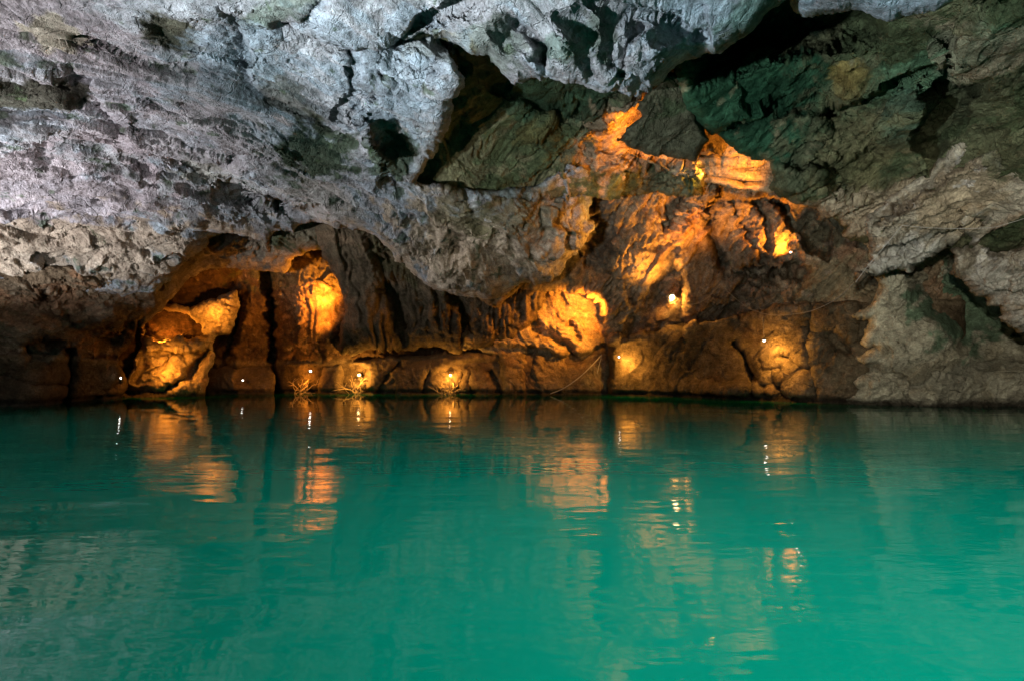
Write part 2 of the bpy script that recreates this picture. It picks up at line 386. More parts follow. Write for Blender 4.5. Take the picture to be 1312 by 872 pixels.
# ceiling: one great bulging slab with its nearer lip
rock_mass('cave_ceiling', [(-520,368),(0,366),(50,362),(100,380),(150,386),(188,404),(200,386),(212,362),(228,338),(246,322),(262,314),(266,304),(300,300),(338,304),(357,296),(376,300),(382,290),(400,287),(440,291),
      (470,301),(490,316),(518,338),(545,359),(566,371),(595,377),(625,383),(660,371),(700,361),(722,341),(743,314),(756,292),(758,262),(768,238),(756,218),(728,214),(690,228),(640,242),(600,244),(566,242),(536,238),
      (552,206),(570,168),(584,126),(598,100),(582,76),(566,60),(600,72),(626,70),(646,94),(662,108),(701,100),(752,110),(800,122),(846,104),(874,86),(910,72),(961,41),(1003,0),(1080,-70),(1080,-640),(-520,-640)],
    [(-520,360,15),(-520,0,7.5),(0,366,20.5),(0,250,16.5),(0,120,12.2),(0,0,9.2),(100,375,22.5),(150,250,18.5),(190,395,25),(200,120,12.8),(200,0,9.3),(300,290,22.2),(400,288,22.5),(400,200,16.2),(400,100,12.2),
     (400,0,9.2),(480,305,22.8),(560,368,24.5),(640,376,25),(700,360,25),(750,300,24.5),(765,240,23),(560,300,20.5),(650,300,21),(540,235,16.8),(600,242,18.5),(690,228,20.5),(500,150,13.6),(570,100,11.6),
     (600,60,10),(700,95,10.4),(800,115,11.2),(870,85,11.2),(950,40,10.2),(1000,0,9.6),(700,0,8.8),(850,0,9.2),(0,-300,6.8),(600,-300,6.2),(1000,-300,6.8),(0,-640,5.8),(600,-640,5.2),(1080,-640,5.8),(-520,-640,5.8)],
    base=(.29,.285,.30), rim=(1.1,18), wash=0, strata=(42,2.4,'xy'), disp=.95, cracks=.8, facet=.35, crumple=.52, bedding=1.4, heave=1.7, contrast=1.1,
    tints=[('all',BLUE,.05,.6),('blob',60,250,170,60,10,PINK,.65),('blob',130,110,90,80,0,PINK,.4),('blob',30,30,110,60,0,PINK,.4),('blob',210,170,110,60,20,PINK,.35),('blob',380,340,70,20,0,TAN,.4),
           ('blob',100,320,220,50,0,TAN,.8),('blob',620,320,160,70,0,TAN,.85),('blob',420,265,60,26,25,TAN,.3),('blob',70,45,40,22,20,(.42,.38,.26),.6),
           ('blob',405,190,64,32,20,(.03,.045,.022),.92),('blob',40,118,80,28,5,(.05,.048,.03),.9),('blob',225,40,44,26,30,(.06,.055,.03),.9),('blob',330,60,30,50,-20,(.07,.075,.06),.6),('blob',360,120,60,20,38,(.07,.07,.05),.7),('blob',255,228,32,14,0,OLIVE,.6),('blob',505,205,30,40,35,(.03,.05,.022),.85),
           ('blob',555,62,50,18,10,OCHRE,.5),('blob',640,55,40,32,20,MOSS_OR_SHADE,.5),('blob',720,60,28,16,0,GREEN,.5),('blob',760,45,26,34,20,MOSS_OR_SHADE,.6),('blob',640,235,60,20,0,MOSS_OR_SHADE,.5),('blob',600,275,40,26,10,(.10,.10,.05),.6),
           ('blob',350,10,60,16,-20,MOSS_OR_SHADE,.6),('blob',655,275,60,26,0,OLIVE,.5),('blob',520,80,60,60,0,BLUE,.6),('blob',900,30,90,40,-30,BLUE,.7),('blob',280,235,60,20,20,WHITE,.3),('blob',960,20,50,30,-40,GREEN,.6),
           ('blob',300,70,60,50,0,BLUE,.6),('all',MOSS_OR_SHADE,.21,.75,1),('all',RUST,.36,.35)],
    feats=[('step',[(96,92),(112,104),(124,124),(150,150),(160,170)],.8,26,3),('pit',[(-20,94),(60,90),(104,104),(112,124),(86,150),(20,158),(-20,150)],0.43,13),('bump',80,122,24,12,0,-.8),
           ('step',[(100,46),(140,62),(175,78),(215,92),(240,90)],.5,16,2.5),('pit',[(186,26),(222,20),(262,34),(258,62),(215,64),(192,46)],0.43,13),
           ('step',[(312,20),(316,60),(320,104),(345,124),(388,142),(424,158)],.9,22,3),('step',[(290,0),(330,28),(372,20),(400,0)],.8,16,3),
           ('step',[(372,20),(400,34),(440,46),(500,50),(530,30),(566,14),(600,0)],1.,24,3),('step',[(500,48),(540,46),(568,56)],1.6,40,3),
           ('pit',[(352,168),(400,166),(452,186),(458,216),(420,212),(384,210)],0.33,14),('step',[(428,148),(446,118),(440,60)],.6,18,3),
           ('step',[(516,48),(500,80),(486,120),(450,150)],.6,18,3),('bump',482,192,12,52,-38,-.9),('step',[(462,158),(486,200),(502,236)],-1.3,22,3),('pit',[(478,170),(500,172),(538,205),(520,238),(500,228)],0.30,12),
           ('step',[(228,208),(262,214),(292,206)],.8,16,3),('pit',[(236,214),(268,212),(290,216),(284,236),(252,236)],0.23,11),
           ('step',[(296,240),(322,258),(346,272),(378,276),(402,268)],1.7,30,2.5),('step',[(62,178),(120,190),(160,206),(190,222)],.45,18,3),('pit',[(50,200),(84,200),(104,228),(90,236),(56,216)],0.17,11),
           ('step',[(0,180),(60,184)],.4,16,3),('step',[(640,248),(700,252),(752,240)],.4,14,3),('step',[(600,250),(612,270),(622,290)],.8,20,4),
           ('pit',[(628,38),(650,30),(668,46),(672,66),(650,72),(634,60)],0.53,11),('step',[(664,30),(682,46),(700,62),(698,84)],1.2,14,2.5),('pit',[(716,22),(748,18),(760,30),(768,52),(758,76),(770,100),(752,100),(744,60),(728,36)],0.43,11),
           ('pit',[(780,18),(800,26),(790,60),(782,86),(772,60)],0.43,11),('step',[(826,40),(806,60),(800,90)],.9,14,3),('bump',730,58,24,20,0,-.5),('bump',845,70,28,22,0,-.7),('step',[(760,0),(800,16),(860,24),(900,46)],.6,16,3)])
# deep hollow above the bulge
rock_mass('cave_hollow_wall', [(528,40),(900,40),(900,250),(700,256),(600,256),(528,250)],
    [(500,240,19.2),(600,244,19.6),(690,235,21.5),(540,120,14.8),(640,130,16.8),(740,130,18.8),(820,115,20),(900,100,21),(760,200,21.5),(830,220,22.5),(900,240,22.5),(640,200,20.3),(600,60,12.4),(800,60,14),(900,40,14.5)],
    base=(.15,.14,.08), rim=(.5,10), wash=0, disp=1., contrast=1.4, tints=[('all',MOSS_OR_SHADE,-.05,.75),('all',(.14,.11,.04),.2,.5),('blob',690,120,130,40,0,(.03,.06,.035),.8),('blob',800,165,44,70,25,(.36,.25,.16),.9)],  # hollow's shade and green bounce put into the colour with moss tones
    feats=[('step',[(836,104),(812,128),(770,146),(758,166),(744,196),(716,224)],-.4,30,8),('groove',[(640,110),(700,140),(750,150)],10,.8)], strata=(25,1.8))
# middle wall, lit by the lamps
rock_mass('cave_middle_wall', [(600,380),(640,366),(690,330),(740,250),(742,226),(720,215),(748,196),(770,160),(790,140),(830,104),(1240,60),(1240,640),(778,640),(778,446),(776,420),(766,392),(742,377),(704,373),(660,373),(630,392)],
    [(620,380,28.5),(690,350,28),(740,240,24.5),(770,160,21.5),(830,110,19),(850,240,24.5),(900,180,22),(790,300,27),(830,330,27),(770,370,28.8),(778,440,30.6),(785,500,31),(850,500,30),(870,420,29),(870,370,28),
     (930,300,26.5),(980,240,23.5),(1000,300,24.5),(950,400,28),(950,500,27),(1045,395,25.5),(1045,500,24.5),(1100,500,23.6),(1100,400,24),(1060,320,24.5),(1060,280,25),(1100,200,22),(1240,500,24),(1240,300,23),(1240,100,18)],
    base=(.25,.18,.11), rim=(.9,12), margin=8, disp=.85, wash=1., strata=(60,2.0), crumple=1.1, bedding=.6, contrast=1.5, line=[(600,470),(778,437),(830,429),(870,420),(915,411),(960,402),(1040,390),(1095,384),(1240,384)],
    tints=[('all',RUST,.08,.45),('all',(.42,.33,.24),.2,.5,1),('blob',690,350,70,30,-20,(.13,.12,.09),.8),('blob',772,300,20,60,0,(.12,.11,.09),.8),('blob',930,350,60,60,0,(.16,.11,.07),.6),  # dark blobs put the shade of the flutes and cleft into the stone
           ('blob',1080,380,60,60,0,(.22,.19,.11),.6),('blob',1060,290,60,30,0,(.10,.10,.06),.6),('blob',1075,450,45,60,0,(.20,.18,.11),.7)],
    feats=[('groove',[(768,236),(764,270),(768,300),(750,330)],11,1.4),('bump',850,215,60,22,20,-.8),('step',[(880,232),(905,243),(940,252),(985,256)],1.2,40,4),
           ('step',[(868,232),(876,260),(860,300),(868,330),(876,380),(880,420)],1.0,36,4),
           ('groove',[(905,250),(912,300),(925,340)],6,1.),('groove',[(940,260),(955,300),(975,330)],4,.5),('groove',[(965,250),(985,290),(985,320)],4,.6),
           ('step',[(986,250),(1004,268),(1020,290),(1026,345)],1.6,60,4),('step',[(950,340),(985,346),(1026,346)],1.5,26,4),
           ('pit',[(985,262),(1010,258),(1050,272),(1064,292),(1060,330),(1030,320),(1024,300),(1008,278)],2.,5),
           ('step',[(780,434),(830,427),(870,419),(915,410),(960,402),(1040,390),(1095,392)],-.7,30,3),
           ('groove',[(938,440),(950,455),(960,470),(965,500)],5,1.3),('groove',[(963,472),(985,502)],4,1.1),('groove',[(1000,460),(1014,466),(1030,474)],4.5,1.1),('groove',[(985,478),(995,476),(1003,478)],3,.7),('groove',[(1040,395),(1034,440),(1042,500)],4,.8),('groove',[(995,492),(1010,510)],5,.9),
           ('bump',930,498,40,10,0,-.7),('pit',[(1040,425),(1075,415),(1095,440),(1100,455),(1070,450)],.5,6),('pit',[(990,475),(1005,472),(1002,480),(990,482)],.4,2)])
# lobe with slanting strata under the bulge
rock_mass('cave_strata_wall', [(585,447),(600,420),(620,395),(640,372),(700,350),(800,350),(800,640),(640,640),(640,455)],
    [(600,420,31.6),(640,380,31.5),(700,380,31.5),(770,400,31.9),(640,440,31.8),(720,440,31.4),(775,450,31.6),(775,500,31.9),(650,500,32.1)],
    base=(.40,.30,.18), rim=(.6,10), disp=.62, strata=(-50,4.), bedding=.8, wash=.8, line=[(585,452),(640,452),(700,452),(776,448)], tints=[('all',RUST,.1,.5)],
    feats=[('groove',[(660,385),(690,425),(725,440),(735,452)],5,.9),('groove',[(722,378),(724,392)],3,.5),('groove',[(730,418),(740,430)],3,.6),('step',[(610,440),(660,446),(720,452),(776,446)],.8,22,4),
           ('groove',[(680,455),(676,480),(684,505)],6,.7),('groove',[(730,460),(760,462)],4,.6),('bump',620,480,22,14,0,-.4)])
# bright shelf
rock_mass('cave_shelf', [(800,196),(826,204),(852,214),(872,216),(890,205),(896,190),(888,168),(874,140),(866,110),(880,110),(900,150),(930,170),(1010,190),(1030,240),(985,250),(976,247),(940,243),(906,235),(872,226),(840,214)],
    [(800,200,21.6),(860,220,22.),(900,235,22.2),(975,245,21.8),(900,195,22.3),(985,215,22),(930,180,21.),(870,120,19.),(1030,230,21.)],
    base=(.38,.28,.16), rim=(.5,6), wash=0, disp=.5, strata=(-12,3.5), margin=6, ragged=.7, facet=.3, crumple=.9,
    feats=[('step',[(860,212),(905,210),(975,208)],.8,12,2),('groove',[(902,224),(930,228),(955,234)],2.5,.7),('step',[(895,198),(960,194)],.8,10,2),('step',[(900,226),(975,232)],.5,8,2)])
# dark stub in front of the glowing cleft
rock_mass('cave_stub', [(836,110),(822,124),(816,140),(822,150),(804,166),(790,180),(800,190),(822,197),(856,206),(874,204),(888,208),(896,194),(908,178),(902,160),(894,146),(884,124),(880,92),(850,92)],
    [(830,120,16),(800,180,17.8),(850,205,18.8),(890,200,18.5),(868,110,16)], base=(.085,.08,.05), rim=(.8,10), wash=0, disp=.6, margin=6, tints=[('all',MOSS_OR_SHADE,.1,.6)])
# right-hand walls
rock_mass('cave_right_wall', [(852,-640),(862,70),(870,110),(882,136),(912,168),(940,187),(984,212),(992,232),(986,246),(1004,258),(1040,264),(1068,282),(1080,296),(1112,310),(1240,330),(1840,330),(1840,-640)],
    [(860,90,14.5),(880,0,13.),(940,180,18),(985,230,19.),(1040,262,19.5),(1110,300,19.5),(1000,100,15.5),(980,20,13.6),(1100,60,13.),(1100,150,15.3),(1110,220,17.4),(1200,100,13.),(1200,200,16.),(1200,20,10.6),
     (1312,60,10.8),(1312,-20,9.),(1312,250,15.),(1700,0,9),(1700,250,13),(1000,-300,7),(1500,-300,7),(1000,-640,5.5),(1800,-640,5.5)],
    base=(.095,.10,.055), rim=(1.,14), wash=0, facet=.9, disp=.9, strata=(28,2.), contrast=1.5,
    tints=[('all',MOSS_OR_SHADE,.05,.6),('blob',940,110,110,90,0,(.022,.075,.04),.9),('blob',950,30,110,40,0,(.03,.045,.03),.8),('blob',1195,80,130,26,-30,(.09,.18,.10),.7),('blob',1155,150,26,40,20,(.12,.20,.13),.6),('blob',1088,100,20,24,0,OCHRE,.7),  # green light and the void's shade painted into the stone by blobs
           ('blob',1250,60,70,40,0,(.28,.22,.15),.6),('blob',1100,190,60,70,0,(.20,.165,.08),.5),('blob',1130,265,80,26,0,(.32,.25,.17),.8),('blob',1060,262,40,16,0,(.30,.24,.16),.7),('all',(.26,.22,.13),.25,.5,1)],
    feats=[('step',[(1060,138),(1095,130),(1140,112),(1180,95),(1245,72)],1.4,40,4),('step',[(1215,85),(1175,120),(1170,180),(1190,220)],-1.,26,4),('pit',[(1190,120),(1235,95),(1245,110),(1235,160),(1200,200),(1175,190),(1180,150)],1.4,8),
           ('pit',[(880,-20),(1100,-20),(1120,40),(1040,60),(960,70),(900,100)],3.,22),('step',[(1060,180),(1090,205),(1120,190)],.5,16,3),('pit',[(1050,215),(1080,205),(1090,240),(1060,250)],.6,5),
           ('step',[(985,214),(1040,222),(1080,246),(1100,250)],-.7,30,5),('bump',1010,240,30,14,0,-.5),('groove',[(915,168),(1000,140),(1060,140)],8,.8)])
rock_mass('cave_ceiling', [(1024,10),(1034,16),(1054,18),(1090,12),(1118,20),(1137,25),(1160,24),(1190,16),(1216,8),(1262,-4),(1500,-60),(1840,-120),(1840,-640),(1000,-640),(1000,-40)],
    [(1030,14,11.),(1137,22,10.6),(1216,8,10.),(1100,-60,9),(1300,-20,9),(1000,-300,6.4),(1800,-300,6.4),(1400,-640,5.2)], base=BLUE, rim=(.9,14), wash=0, tints=[('all',GREY,.05,.7),('blob',1060,14,30,10,0,OLIVE,.6)], strata=(-10,1.8))
rock_mass('cave_lower_right_wall', [(1126,364),(1112,396),(1092,404),(1112,410),(1106,438),(1118,446),(1100,458),(1108,474),(1090,488),(1099,498),(1082,510),(1070,526),(1070,640),(1840,640),(1840,280),(1100,280)],
    [(1100,480,23.2),(1120,400,22.4),(1150,350,21.4),(1200,515,22.6),(1312,515,22.2),(1240,400,21.6),(1312,400,20.),(1300,460,21.5),(1190,440,21.6),(1240,320,20.8),(1312,320,17.5),(1800,500,20),(1800,300,15),(1150,300,20.5)],
    base=(.40,.37,.27), rim=(.8,12), disp=.55, wash=.15, cracks=.5, bedding=.5, facet=.8,
    tints=[('all',(.25,.21,.13),.1,.5),('blob',1235,390,60,60,35,(.06,.15,.08),.75)],  # green blob paints the tinted shade of the hollow
    feats=[('pit',[(1168,340),(1210,318),(1228,330),(1262,380),(1312,420),(1320,470),(1262,458),(1222,432),(1186,392)],2.1,16),('pit',[(1150,440),(1160,434),(1168,448),(1166,462)],.6,3),('pit',[(1172,466),(1200,466),(1236,484),(1200,478)],.6,3),
           ('groove',[(1100,470),(1140,480),(1160,500)],7,.4),('step',[(1250,470),(1312,480)],.4,20,4)])
rock_mass('cave_overhang', [(1400,40),(1318,92),(1300,104),(1290,112),(1268,128),(1256,140),(1240,165),(1212,190),(1186,222),(1142,254),(1112,276),(1104,300),(1112,330),(1093,350),(1100,358),(1134,344),(1166,346),(1188,334),(1206,321),(1236,300),(1246,302),(1240,314),(1222,320),
      (1222,350),(1236,354),(1246,372),(1262,391),(1276,394),(1286,410),(1312,424),(1400,450),(1840,450),(1840,-60)],
    [(1312,95,12.2),(1240,170,14.5),(1140,255,16.8),(1110,290,17.6),(1100,352,18.6),(1166,345,18.4),(1230,302,17.8),(1225,335,17.6),(1260,385,17.8),(1312,420,17.6),(1312,250,15.),(1200,280,16.8),(1250,220,15.2),(1312,330,16.2),(1800,400,13),(1800,0,9)],
    base=(.33,.29,.22), rim=(.9,12), wash=0, disp=1.05, strata=(38,1.3),
    tints=[('all',(.24,.165,.10),.05,.6),('blob',1230,250,80,40,-35,(.26,.19,.11),.6),('blob',1280,200,30,26,0,MOSS_OR_SHADE,.6),('all',WHITE,.22,.5,1),('blob',1150,330,60,16,-16,(.5,.48,.42),.8),('blob',1280,370,60,40,0,(.40,.38,.33),.8)],
    feats=[('step',[(1312,180),(1270,190),(1220,225),(1190,245),(1130,290)],1.,30,4),('groove',[(1262,150),(1252,190)],7,.7),('pit',[(1280,170),(1312,165),(1312,215),(1290,200)],.9,5),
           ('step',[(1110,330),(1160,320),(1200,300),(1230,286)],.5,18,3),('step',[(1240,316),(1275,300),(1312,280)],.8,18,3),('pit',[(1262,318),(1312,296),(1312,330),(1270,330)],.9,5),('pit',[(1228,270),(1265,276),(1250,290)],.6,3)])

# ------------------------------------------------------------------ the cave behind the camera, open to the day at its mouth
def simple_mat(name, col, rough=.7, emit=None, strength=0, metal=0):
    m = bpy.data.materials.new(name); m.use_nodes = True; b = m.node_tree.nodes['Principled BSDF']
    b.inputs['Base Color'].default_value = (*col, 1); b.inputs['Roughness'].default_value = rough; b.inputs['Metallic'].default_value = metal
    if emit: b.inputs['Emission Color'].default_value = (*emit, 1); b.inputs['Emission Strength'].default_value = strength
    nt = m.node_tree; n = nt.nodes.new('ShaderNodeTexNoise'); n.inputs['Scale'].default_value = 60
    bp = nt.nodes.new('ShaderNodeBump'); bp.inputs['Strength'].default_value = .15; bp.inputs['Distance'].default_value = .01
    nt.links.new(n.outputs[0], bp.inputs['Height']); nt.links.new(bp.outputs[0], b.inputs['Normal'])
    return m
def vault():
    ny, na = 60, 60
    ys = np.linspace(25, -16, ny); an = np.linspace(-.12, math.pi+.12, na)
    Yg, A = np.meshgrid(ys, an, indexing='ij')
    rx = 18+15*(Yg+16)/41; rz = 9.5+6*(Yg+16)/41
    X = -np.cos(A)*rx; Z = np.sin(A)*rz
    p = (X, Yg, Z); k = 1+.12*fbm(p, .22, 4, .5, 3.)
    X = X*k; Z = Z*k
    co = np.stack([X, Yg, Z], -1).reshape(-1, 3)
    f = [(i*na+j, (i+1)*na+j, (i+1)*na+j+1, i*na+j+1) for i in range(ny-1) for j in range(na-1)]
    me = bpy.data.meshes.new('cave_entrance_vault'); me.from_pydata(co.tolist(), [], f)
    for q in me.polygons: q.use_smooth = True
    ca = me.color_attributes.new('stone', 'FLOAT_COLOR', 'POINT')
    ca.data.foreach_set('color', np.tile(np.array((*GREY, 1), F), len(co)))
    me.materials.append(MAT['rough'])
    o = bpy.data.objects.new('cave_entrance_vault', me); C.objects.link(o); o['kind'] = 'structure'
vault()

# ------------------------------------------------------------------ lake
def water():
    me = bpy.data.meshes.new('water'); s = 90
    me.from_pydata([(-s, -60, 0), (s, -60, 0), (s, 70, 0), (-s, 70, 0)], [], [(0, 1, 2, 3)])
    o = bpy.data.objects.new('water', me); C.objects.link(o); o['kind'] = 'structure'
    m = bpy.data.materials.new('turquoise_water'); m.use_nodes = True; nt = m.node_tree; N = nt.nodes; L = nt.links
    N.remove(N['Principled BSDF']); b = N.new('ShaderNodeBsdfDiffuse'); gl = N.new('ShaderNodeBsdfGlossy'); gl.inputs['Roughness'].default_value = .02
    fr = N.new('ShaderNodeFresnel'); fr.inputs['IOR'].default_value = 1.33; mixs = N.new('ShaderNodeMixShader')
    L.new(fr.outputs[0], mixs.inputs[0]); L.new(b.outputs[0], mixs.inputs[1]); L.new(gl.outputs[0], mixs.inputs[2]); L.new(mixs.outputs[0], N['Material Output'].inputs[0])
    co = N.new('ShaderNodeTexCoord')
    def mp(scale, rot=0):
        n = N.new('ShaderNodeMapping'); n.inputs['Scale'].default_value = scale; n.inputs['Rotation'].default_value = (0, 0, rot)
        L.new(co.outputs['Object'], n.inputs[0]); return n.outputs[0]
    def nz(vec, s, d, r=.5, dist=0.):
        n = N.new('ShaderNodeTexNoise'); n.inputs['Scale'].default_value = s; n.inputs['Detail'].default_value = d
        n.inputs['Roughness'].default_value = r; n.inputs['Distortion'].default_value = dist; L.new(vec, n.inputs['Vector']); return n.outputs[0]
    def mt(op, a, c):
        n = N.new('ShaderNodeMath'); n.operation = op
        for i, q in enumerate((a, c)):
            if isinstance(q, (int, float)): n.inputs[i].default_value = q
            else: L.new(q, n.inputs[i])
        return n.outputs[0]
    # milky, slightly cloudy turquoise
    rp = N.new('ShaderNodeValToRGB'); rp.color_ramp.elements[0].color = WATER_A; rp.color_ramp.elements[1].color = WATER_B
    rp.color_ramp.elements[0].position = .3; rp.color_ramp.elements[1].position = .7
    L.new(nz(mp((.12, .12, 1)), 1, 2), rp.inputs[0]); sy = N.new('ShaderNodeSeparateXYZ'); L.new(co.outputs['Object'], sy.inputs[0])       # water colour darkened toward the far wall for the shade there
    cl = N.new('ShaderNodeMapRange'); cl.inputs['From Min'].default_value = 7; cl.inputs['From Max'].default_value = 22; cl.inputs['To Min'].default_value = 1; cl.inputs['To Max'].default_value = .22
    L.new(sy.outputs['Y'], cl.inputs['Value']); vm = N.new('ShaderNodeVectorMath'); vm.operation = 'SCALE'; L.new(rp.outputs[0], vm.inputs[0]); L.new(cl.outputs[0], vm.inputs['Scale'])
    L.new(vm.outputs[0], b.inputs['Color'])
    long_ = nz(mp((.8, 2.3, 1), .1), 1, 2, .4, .3)
    small = nz(mp((2.2, 7, 1), .18), 1, 2, .45, .5)
    swell = nz(mp((.35, .7, 1), -.2), 1, 1)
    patch = N.new('ShaderNodeValToRGB'); patch.color_ramp.elements[0].position = .4; patch.color_ramp.elements[1].position = .66
    L.new(nz(mp((.16, .25, 1)), 1, 2), patch.inputs[0])
    h = mt('ADD', mt('MULTIPLY', swell, .8), mt('ADD', mt('MULTIPLY', long_, .22), mt('MULTIPLY', mt('MULTIPLY', small, .13), mt('ADD', patch.outputs[0], .12))))
    sx = N.new('ShaderNodeSeparateXYZ'); L.new(co.outputs['Object'], sx.inputs[0])       # sheltered and calmer under the far wall
    ca = N.new('ShaderNodeMapRange'); ca.inputs['From Min'].default_value = 9; ca.inputs['From Max'].default_value = 24; ca.inputs['To Min'].default_value = 1; ca.inputs['To Max'].default_value = .22
    L.new(sx.outputs['Y'], ca.inputs['Value']); h = mt('MULTIPLY', h, ca.outputs[0])
    bp = N.new('ShaderNodeBump'); bp.inputs['Strength'].default_value = 1; bp.inputs['Distance'].default_value = WAVE
    L.new(h, bp.inputs['Height']); L.new(bp.outputs[0], gl.inputs['Normal']); L.new(bp.outputs[0], fr.inputs['Normal'])
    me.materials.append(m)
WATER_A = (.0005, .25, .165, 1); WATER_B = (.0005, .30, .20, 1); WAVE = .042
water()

# ------------------------------------------------------------------ lamps and their light, with some unseen fill
SODIUM = (1., .36, .035); AMBER = (1., .48, .08); COOL = (.76, .90, 1.)
def spot(u, v, Y, tu, tv, tY, power, size=100, blend=.8, col=SODIUM, rad=.1, off=(0, 0, 0)):
    l = bpy.data.lights.new('lamp_or_fill_light', 'SPOT'); l.energy = power; l.color = col; l.spot_size = R(size); l.spot_blend = blend; l.shadow_soft_size = rad
    o = bpy.data.objects.new('lamp_or_fill_light', l); C.objects.link(o); o.visible_glossy = False
    p = at(u, v, Y)+Vector(off); q = at(tu, tv, tY); o.location = p; o.rotation_euler = (q-p).to_track_quat('-Z', 'Y').to_euler(); return o
def spot_xyz(p, q, power, size, blend, col, rad):
    l = bpy.data.lights.new('flood_or_fill_light', 'SPOT'); l.energy = power; l.color = col; l.spot_size = R(size); l.spot_blend = blend; l.shadow_soft_size = rad
    o = bpy.data.objects.new('flood_or_fill_light', l); C.objects.link(o); o.visible_glossy = False
    p = Vector(p); q = Vector(q); o.location = p; o.rotation_euler = (q-p).to_track_quat('-Z', 'Y').to_euler(); return o
def point(u, v, Y, power, col=SODIUM, rad=.08):
    l = bpy.data.lights.new('lamp_or_fill_light', 'POINT'); l.energy = power; l.color = col; l.shadow_soft_size = rad
    o = bpy.data.objects.new('lamp_or_fill_light', l); C.objects.link(o); o.visible_glossy = False; o.location = at(u, v, Y); return o
def lit(u, v, off, tu, tv, power, size=120, col=SODIUM, blend=1., rad=.12):
    """a lamp or fill standing `off` metres in front of the rock seen at (u, v), aimed at the rock seen at (tu, tv)"""
    return spot(u, v, surf(u, v)-off, tu, tv, surf(tu, tv), power, size, blend, col, rad)
def lit(u, v, off, tu, tv, power, size=120, col=SODIUM, blend=1., rad=.08):
    """a lamp or fill standing `off` metres in front of the rock seen at (u, v), aimed at the rock seen at (tu, tv)"""
    return spot(u, v, surf(u, v)-off, tu, tv, surf(tu, tv), power, size, blend, col, rad)
def glow(u, v, off, power, col=AMBER):
    return point(u, v, surf(u, v)-off, power, col, .07)
#  left niche
lit(190, 428, 1.9, 222, 434, 500, 130); lit(200, 458, 1.9, 214, 476, 520, 130); lit(268, 406, 1.6, 282, 396, 380, 120); glow(216, 430, .5, 40, SODIUM)
#  column niche behind the drapery
lit(428, 388, 1.3, 400, 356, 1200, 140); lit(424, 422, .9, 408, 405, 260, 140)
#  foot lamps
glow(390, 484, .6, 60, SODIUM); glow(459, 480, .9, 190); glow(577, 482, .5, 130); glow(802, 468, .55, 150)
#  strata lobe, from behind the corner
lit(774, 398, 1.0, 712, 394, 1900, 130)
#  big lamp, shining up the wall, plus two unseen spots added as fill
glow(862, 384, .6, 160); lit(858, 388, 1.5, 826, 300, 1500, 100, (1, .42, .06), 1., .25); lit(815, 315, 2.2, 730, 290, 420, 110, AMBER); lit(905, 350, 3.0, 890, 270, 1000, 100, SODIUM, 1., .3)
#  hanging lamp
glow(994, 446, .5, 110); lit(1000, 440, 1.3, 1008, 495, 170, 100, AMBER)
#  unseen spot added as a warm wash over the slab below the cleft
lit(835, 240, 2.6, 775, 235, 330, 110)
#  crag
lit(1012, 330, .9, 985, 285, 700, 120)
#  shelf, from behind the wall's edge, plus an added spot spreading it
lit(976, 228, 1.0, 925, 218, 380, 150, SODIUM); lit(905, 222, .9, 862, 218, 220, 140, AMBER)
#  cleft above
spot(850, 168, 19.2, 786, 205, 21.5, 1100, 150); 
#  cool show-cave floods from the left; bulge and lake spots are unseen, added
spot_xyz((-18, 12, .6), (-14.5, 13.5, 10), 5600, 140, .5, (.90, .93, 1.), .12)
spot_xyz((-7, 1.5, .8), (-.3, 9.3, 9.8), 9500, 76, .7, COOL, .15)
spot_xyz((-7, 0, .8), (-15, 9, 10), 6000, 76, .9, (.95, .93, 1.), .15)
spot_xyz((-6, 2, .8), (1, 22, 7.5), 3000, 30, .9, (1, .88, .74), .15)  # unseen fill, added to brighten the bulge
spot_xyz((1, 1, 3.4), (16.6, 19.0, 3.6), 6200, 38, .8, (1, .96, .86), .15)
spot_xyz((5.5, -4, 8.5), (4.5, 5.0, 0), 4000, 80, .95, (.9, 1, .98), .5)  # unseen spot added above the lake to brighten the water

# ------------------------------------------------------------------ lamps, cables, ropes, branches
def mesh_obj(name, verts, faces, mat, parent=None, smooth_=True):
    me = bpy.data.meshes.new(name); me.from_pydata(verts, [], faces)
    for q in me.polygons: q.use_smooth = smooth_
    me.materials.append(mat); o = bpy.data.objects.new(name, me); C.objects.link(o)
    if parent: o.parent = parent
    return o
def tube_geo(pts, r0, r1=None, n=6, V=None, Fc=None, wob=0.):
    V = [] if V is None else V; Fc = [] if Fc is None else Fc; r1 = r0 if r1 is None else r1
    base = len(V); m = len(pts)
    for i, p in enumerate(pts):
        d = (pts[min(i+1, m-1)]-pts[max(i-1, 0)]).normalized()
        a = d.cross(Vector((.31, .17, .93))).normalized(); b = d.cross(a)
        r = (r0+(r1-r0)*i/(m-1))*(1+wob*random.uniform(-1, 1))
        for k in range(n):
            t = 2*math.pi*k/n; V.append(tuple(p+(a*math.cos(t)+b*math.sin(t))*r))
    for i in range(m-1):
        for k in range(n):
            Fc.append((base+i*n+k, base+i*n+(k+1) % n, base+(i+1)*n+(k+1) % n, base+(i+1)*n+k))
    Fc.append(tuple(base+k for k in range(n))[::-1]); Fc.append(tuple(base+(m-1)*n+k for k in range(n)))
    return V, Fc
def catmull(P, k=10):
    out = []
    Q = [P[0]*2-P[1]]+list(P)+[P[-1]*2-P[-2]]
    for i in range(1, len(Q)-2):
        for j in range(k):
            t = j/k; a, b, c, d = Q[i-1], Q[i], Q[i+1], Q[i+2]
            out.append(.5*((2*b)+(c-a)*t+(2*a-5*b+4*c-d)*t*t+(3*b-a-3*c+d)*t**3))
    out.append(P[-1]); return out
def bm_obj(name, fn, mat, parent):
    bm = bmesh.new(); fn(bm); me = bpy.data.meshes.new(name); bm.to_mesh(me); bm.free(); me.materials.append(mat)
    o = bpy.data.objects.new(name, me); C.objects.link(o); o.parent = parent; return o
